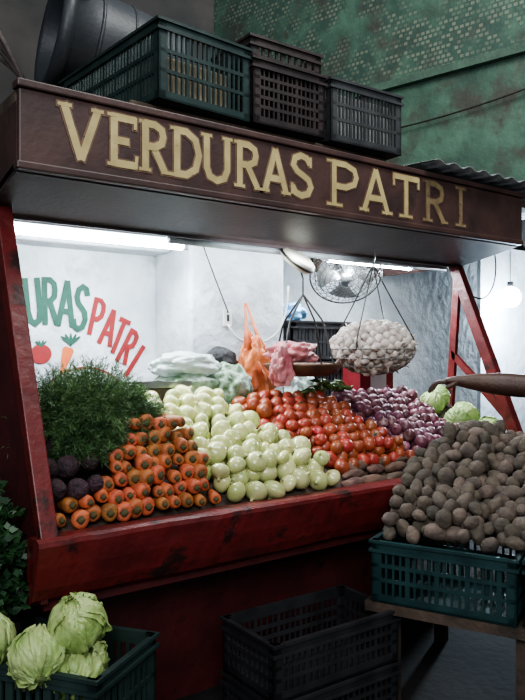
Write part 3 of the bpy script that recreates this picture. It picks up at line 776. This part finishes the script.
b=MB(); b.box(-.03,.03,-.012,0,-.05,.05); child(bevel(b.obj("outlet_plate",m_switch)),e)
b=MB(); b.box(-.008,.008,-.016,-.012,-.02,.02); child(b.obj("toggle",m_black),e)
cable([(2.31,3.45,1.70),(2.38,3.42,1.52),(2.60,3.42,1.60),(2.74,3.43,1.60),(2.74,3.42,1.95)],.006,"pale cable looping along the column",m_switch)
cable([(2.08,3.45,2.30),(2.14,3.44,2.1),(2.27,3.44,1.85),(2.31,3.45,1.77)],.004,"thin cable running down the column to the outlet")

# hanging scale
SC=Vector((2.51,3.0,0))
e=top(empty("hanging_scale",(SC.x,SC.y,1.42)),"hanging market scale with round dial and shallow pan","scale")
def rel(v): return (v[0],v[1],v[2]-1.42)
DM=Matrix.Translation((-.04,0,2.05-1.42))@Matrix.Rotation(math.radians(40),4,'X')@Matrix.Rotation(.25,4,'Y')
b=MB(); b.lathe([(0,-.028),(.09,-.028),(.105,-.02),(.11,0),(.105,.02),(.09,.028),(0,.03)],32,M=DM); child(b.obj("dial_head",m_creamp,True),e)
b=MB(); b.ring(.108,.008,DM,32); child(b.obj("dial_rim",m_dmetal,True),e)
b=MB(); b.tube([rel((0,0,2.46)),rel((0,0,2.15)),rel((-.02,0,2.12))],.005,6); b.tube([rel((-.02,0,2.0)),rel((0,0,1.95)),rel((0,0,1.86))],.005,6); child(b.obj("hook_rod",m_dmetal),e)
for k in range(4):
    a=2*pi*k/4+.3; b=MB(); b.tube([rel((0,0,1.86)),rel((.12*cos(a),.12*sin(a),1.72)),rel((.14*cos(a),.14*sin(a),1.68)),rel((.20*cos(a),.20*sin(a),1.46))],.0055,6); child(b.obj("hanger",m_dmetal),e)
b=MB(); b.lathe([(0,.0),(.12,.002),(.175,.015),(.21,.050),(.222,.055),(.222,.045),(.185,.0),(.12,-.015),(0,-.017)],36); child(b.obj("scale_pan",m_pan,True),e)
# fan
FC=Vector((3.26,3.45,2.05))
e=top(empty("wall_fan",FC),"tilted metal cage fan mounted on the white wall","fan")
ax=Vector((-.45,-.62,-.75)).normalized(); e.rotation_mode='QUATERNION'; e.rotation_quaternion=ax.to_track_quat('Z','Y')
b=MB(); rr=.24
for k in range(7):
    q=rr*(.2+.8*k/6); zz=.07*math.sqrt(max(0,1-(q/rr)**2)); b.ring(q,.0022,Matrix.Translation((0,0,zz)),36,4)
    b.ring(q,.0022,Matrix.Translation((0,0,-zz)),36,4)
b.ring(rr,.006)
for k in range(30):
    a=2*pi*k/30
    for s in (1,-1): b.tube([(rr*t*cos(a+s*.3*(1-t)),rr*t*sin(a+s*.3*(1-t)),s*.07*math.sqrt(max(0,1-t*t))) for t in (.18,.45,.7,.88,1)],.0018,4)
child(b.obj("fan_guard",m_dmetal,True),e)
for k in range(4):
    b=MB();vs=[];fs=[]
    for i in range(8):
        for j in range(5):
            t=i/7; a=(j/4-.5)*(.5+.6*t)+k*pi/2; q=.035+.16*t; vs.append((q*cos(a),q*sin(a),(j/4-.5)*.04))
    for i in range(7):
        for j in range(4): q=i*5+j; fs.append((q,q+1,q+6,q+5))
    b.add(vs,fs); child(b.obj("blade",m_metal,True),e)
b=MB(); b.lathe([(0,.055),(.035,.05),(.04,.0),(.06,-.02),(.065,-.12),(.04,-.15),(0,-.152)],24); child(b.obj("motor_housing",m_metal,True),e)
b=MB(); inv=e.rotation_quaternion.inverted()
def loc_(w): return inv@(Vector(w)-FC)
b.tube([loc_(FC-ax*.12),loc_((3.36,3.65,2.22)),loc_((3.38,3.87,2.22))],.014,8); child(b.obj("bracket",m_dmetal,True),e)
b=MB(); b.box(3.33,3.43,3.87,3.898,2.12,2.32); o=b.obj("wall_plate",m_wood); top(o,"small wooden plate holding the fan bracket","plate")

# ------------------------------------------------------------ person reaching in
def skin(name,verts,edges,rad,roots,m,sub=2):
    me=bpy.data.meshes.new(name); me.from_pydata(verts,edges,[]); me.materials.append(m)
    bm=bmesh.new(); bm.from_mesh(me); lay=bm.verts.layers.skin.verify()
    bm.verts.ensure_lookup_table()
    for i,r in enumerate(rad):
        bm.verts[i][lay].radius=r if isinstance(r,tuple) else (r,r); bm.verts[i][lay].use_root=(i in roots)
    bm.to_mesh(me); bm.free()
    o=bpy.data.objects.new(name,me); COL.objects.link(o)
    md=o.modifiers.new("skin","SKIN"); md.use_smooth_shade=True; md.branch_smoothing=.5
    s=o.modifiers.new("sub","SUBSURF"); s.levels=sub; s.render_levels=sub
    return o
PX,PY=3.86,1.84
person=top(empty("person",(PX,PY,0)),"person in grey-blue shirt reaching an arm over the stall","person")
W=lambda x,y,z:(x-PX,y-PY,z)
V=[];E=[];Rd=[]
def vtx(p,r,par=None):
    V.append(p);Rd.append(r)
    if par is not None: E.append((par,len(V)-1))
    return len(V)-1
pel=vtx(W(PX,PY,.90),(.13,.10)); sp1=vtx(W(PX,PY,1.08),(.12,.095),pel); sp2=vtx(W(PX-.01,PY+.02,1.28),(.14,.10),sp1)
nk0=vtx(W(PX-.01,PY+.03,1.41),.065,sp2); nk=vtx(W(PX-.01,PY+.04,1.47),.05,nk0); hd=vtx(W(PX-.02,PY+.06,1.56),(.075,.085),nk); hd2=vtx(W(PX-.02,PY+.06,1.65),(.07,.08),hd)
for s in (-1,1):
    h=vtx(W(PX+s*.09,PY,.84),.085,pel); k=vtx(W(PX+s*.10,PY+.02,.47),.055,h); an=vtx(W(PX+s*.10,PY,.09),.035,k); ft=vtx(W(PX+s*.11,PY+.15,.04),.035,an)
sh=vtx(W(PX+.17,PY+.01,1.37),.055,sp2); el=vtx(W(PX+.24,PY-.01,1.09),.04,sh); wr=vtx(W(PX+.25,PY+.08,.86),.026,el); pa=vtx(W(PX+.25,PY+.11,.79),(.035,.018),wr)
dz=.020; ex,ey=-.055,.045
sh=vtx(W(3.69,1.93,1.37),.065,sp2); u1=vtx(W(3.61,2.08,1.35),.070,sh); el=vtx(W(3.54,2.23,1.325+dz),.068,u1); f1=vtx(W(3.45,2.33,1.335+dz),.075,el); f2=vtx(W(3.36,2.42,1.345+dz),.060,f1)
wr=vtx(W(3.345+ex,2.455+ey,1.352+dz),.042,f2); p1=vtx(W(3.318+ex,2.487+ey,1.355+dz),(.046,.031),wr); p2=vtx(W(3.288+ex,2.523+ey,1.352+dz),(.052,.027),p1); p3=vtx(W(3.268+ex,2.547+ey,1.347+dz),(.048,.023),p2)
hf=Vector((-.64,.77,0)).normalized(); hs=Vector((.77,.64,0)).normalized()
roots=[pel]
for k,(off,L) in enumerate(((-.035,.082),(-.012,.094),(.012,.087),(.036,.068))):
    b0=Vector((3.278+ex,2.535+ey,1.350+dz))+hs*off
    a=vtx(W(*b0),.013); roots.append(a)
    b_=b0+hf*(.45*L+.015)+Vector((0,0,-.004)); a=vtx(W(*b_),.013,a)
    b_=b_+hf*.30*L+Vector((0,0,-.35*L)); a=vtx(W(*b_),.012,a)
    b_=b_+hf*.12*L+Vector((0,0,-.32*L)); a=vtx(W(*b_),.010,a)
b0=Vector((3.318+ex,2.487+ey,1.348+dz))-hs*.018; a=vtx(W(*b0),.016); roots.append(a)
b_=b0-hs*.036+hf*.03+Vector((0,0,-.014)); a=vtx(W(*b_),.015,a); b_=b_-hs*.008+hf*.038+Vector((0,0,-.020)); a=vtx(W(*b_),.012,a)
body=skin("body",V,E,Rd,roots,m_skin); body.parent=person
V=[];E=[];Rd=[]
a0=vtx(W(PX,PY,.86),(.15,.12)); a1=vtx(W(PX,PY,1.08),(.145,.115),a0); a2=vtx(W(PX-.01,PY+.02,1.30),(.155,.115),a1); a3=vtx(W(PX-.01,PY+.03,1.41),.07,a2)
s1=vtx(W(3.69,1.93,1.37),.085,a2); vtx(W(3.635,2.04,1.35),.084,s1); s2=vtx(W(PX+.17,PY+.01,1.37),.07,a2); vtx(W(PX+.22,PY,1.20),.062,s2)
o=skin("shirt",V,E,Rd,[a0],m_shirt); o.parent=person
V=[];E=[];Rd=[]
a0=vtx(W(PX,PY,.90),(.145,.115))
for s in (-1,1):
    h=vtx(W(PX+s*.09,PY,.82),.10,a0); k=vtx(W(PX+s*.10,PY+.02,.47),.072,h); vtx(W(PX+s*.10,PY,.12),.06,k)
o=skin("trousers",V,E,Rd,[a0],m_pants); o.parent=person
b=MB(); b.blob(4,lambda v:Vector((v.x*.095,v.y*.105,v.z*.10 if v.z>-.2 else -.02)),M=Matrix.Translation((-.02,.045,1.655))); o=b.obj("hair",m_hair,True); o.parent=person
for s in (-1,1):
    b=MB(); b.blob(2,lambda v:v*.012,M=Matrix.Translation((-.02+s*.032,.145,1.60))); o=b.obj("eye",m_white,True); o.parent=person
b=MB(); b.blob(3,lambda v:Vector((v.x*.014,v.y*.022,v.z*.022)),M=Matrix.Translation((-.02,.15,1.575))); o=b.obj("nose",m_skin,True); o.parent=person

# ------------------------------------------------------------ lights
def area(loc,target,sx,sy,p,c):
    l=bpy.data.lights.new("area",'AREA'); l.shape='RECTANGLE'; l.size=sx; l.size_y=sy; l.energy=p; l.color=c
    o=bpy.data.objects.new("area_light",l); COL.objects.link(o); o.location=loc
    o.rotation_euler=(Vector(target)-Vector(loc)).to_track_quat('-Z','Y').to_euler(); return o
cw=(.84,.93,1.0)
area((1.45,3.32,2.06),(1.45,3.15,1),1.0,.05,30,cw)
area((1.45,3.30,2.06),(1.45,3.9,1.85),1.0,.05,7,cw)
area((3.37,3.32,2.075),(3.3,3.15,1),.8,.05,28,cw)
area((3.37,3.30,2.075),(3.4,3.9,1.85),.8,.05,7,cw)
area((2.4,3.2,2.30),(2.4,3.0,1),1.2,.3,22,cw)
area((2.4,2.9,2.06),(2.4,3.47,1.75),.9,.05,4,cw)
area((-1.2,-1.6,3.6),(2.0,2.6,1.3),2.6,2.0,190,(.95,.97,1))
area((2.5,1.2,5.6),(4.2,4.5,3.5),2.0,2.0,210,(.95,.97,.95))
pl=bpy.data.lights.new("bulb_light",'POINT'); pl.energy=200; pl.color=(.7,.86,1); pl.shadow_soft_size=.1
o=bpy.data.objects.new("bulb_light",pl); COL.objects.link(o); o.location=(5.95,3.84,1.90)
w=bpy.data.worlds.new("World"); bpy.context.scene.world=w; w.use_nodes=True
w.node_tree.nodes["Background"].inputs[0].default_value=(.55,.65,.75,1); w.node_tree.nodes["Background"].inputs[1].default_value=.40
try: bpy.context.scene.view_settings.look='AgX - Medium High Contrast'
except Exception as ex_: print(ex_)

# ------------------------------------------------------------ camera
c=bpy.data.cameras.new("cam"); c.sensor_fit='VERTICAL'; c.sensor_height=36; c.lens=36; c.clip_start=.05
o=bpy.data.objects.new("camera",c); COL.objects.link(o); o.location=(0,0,1.55); o.rotation_euler=(pi/2,0,-math.radians(36.6))
bpy.context.scene.camera=o
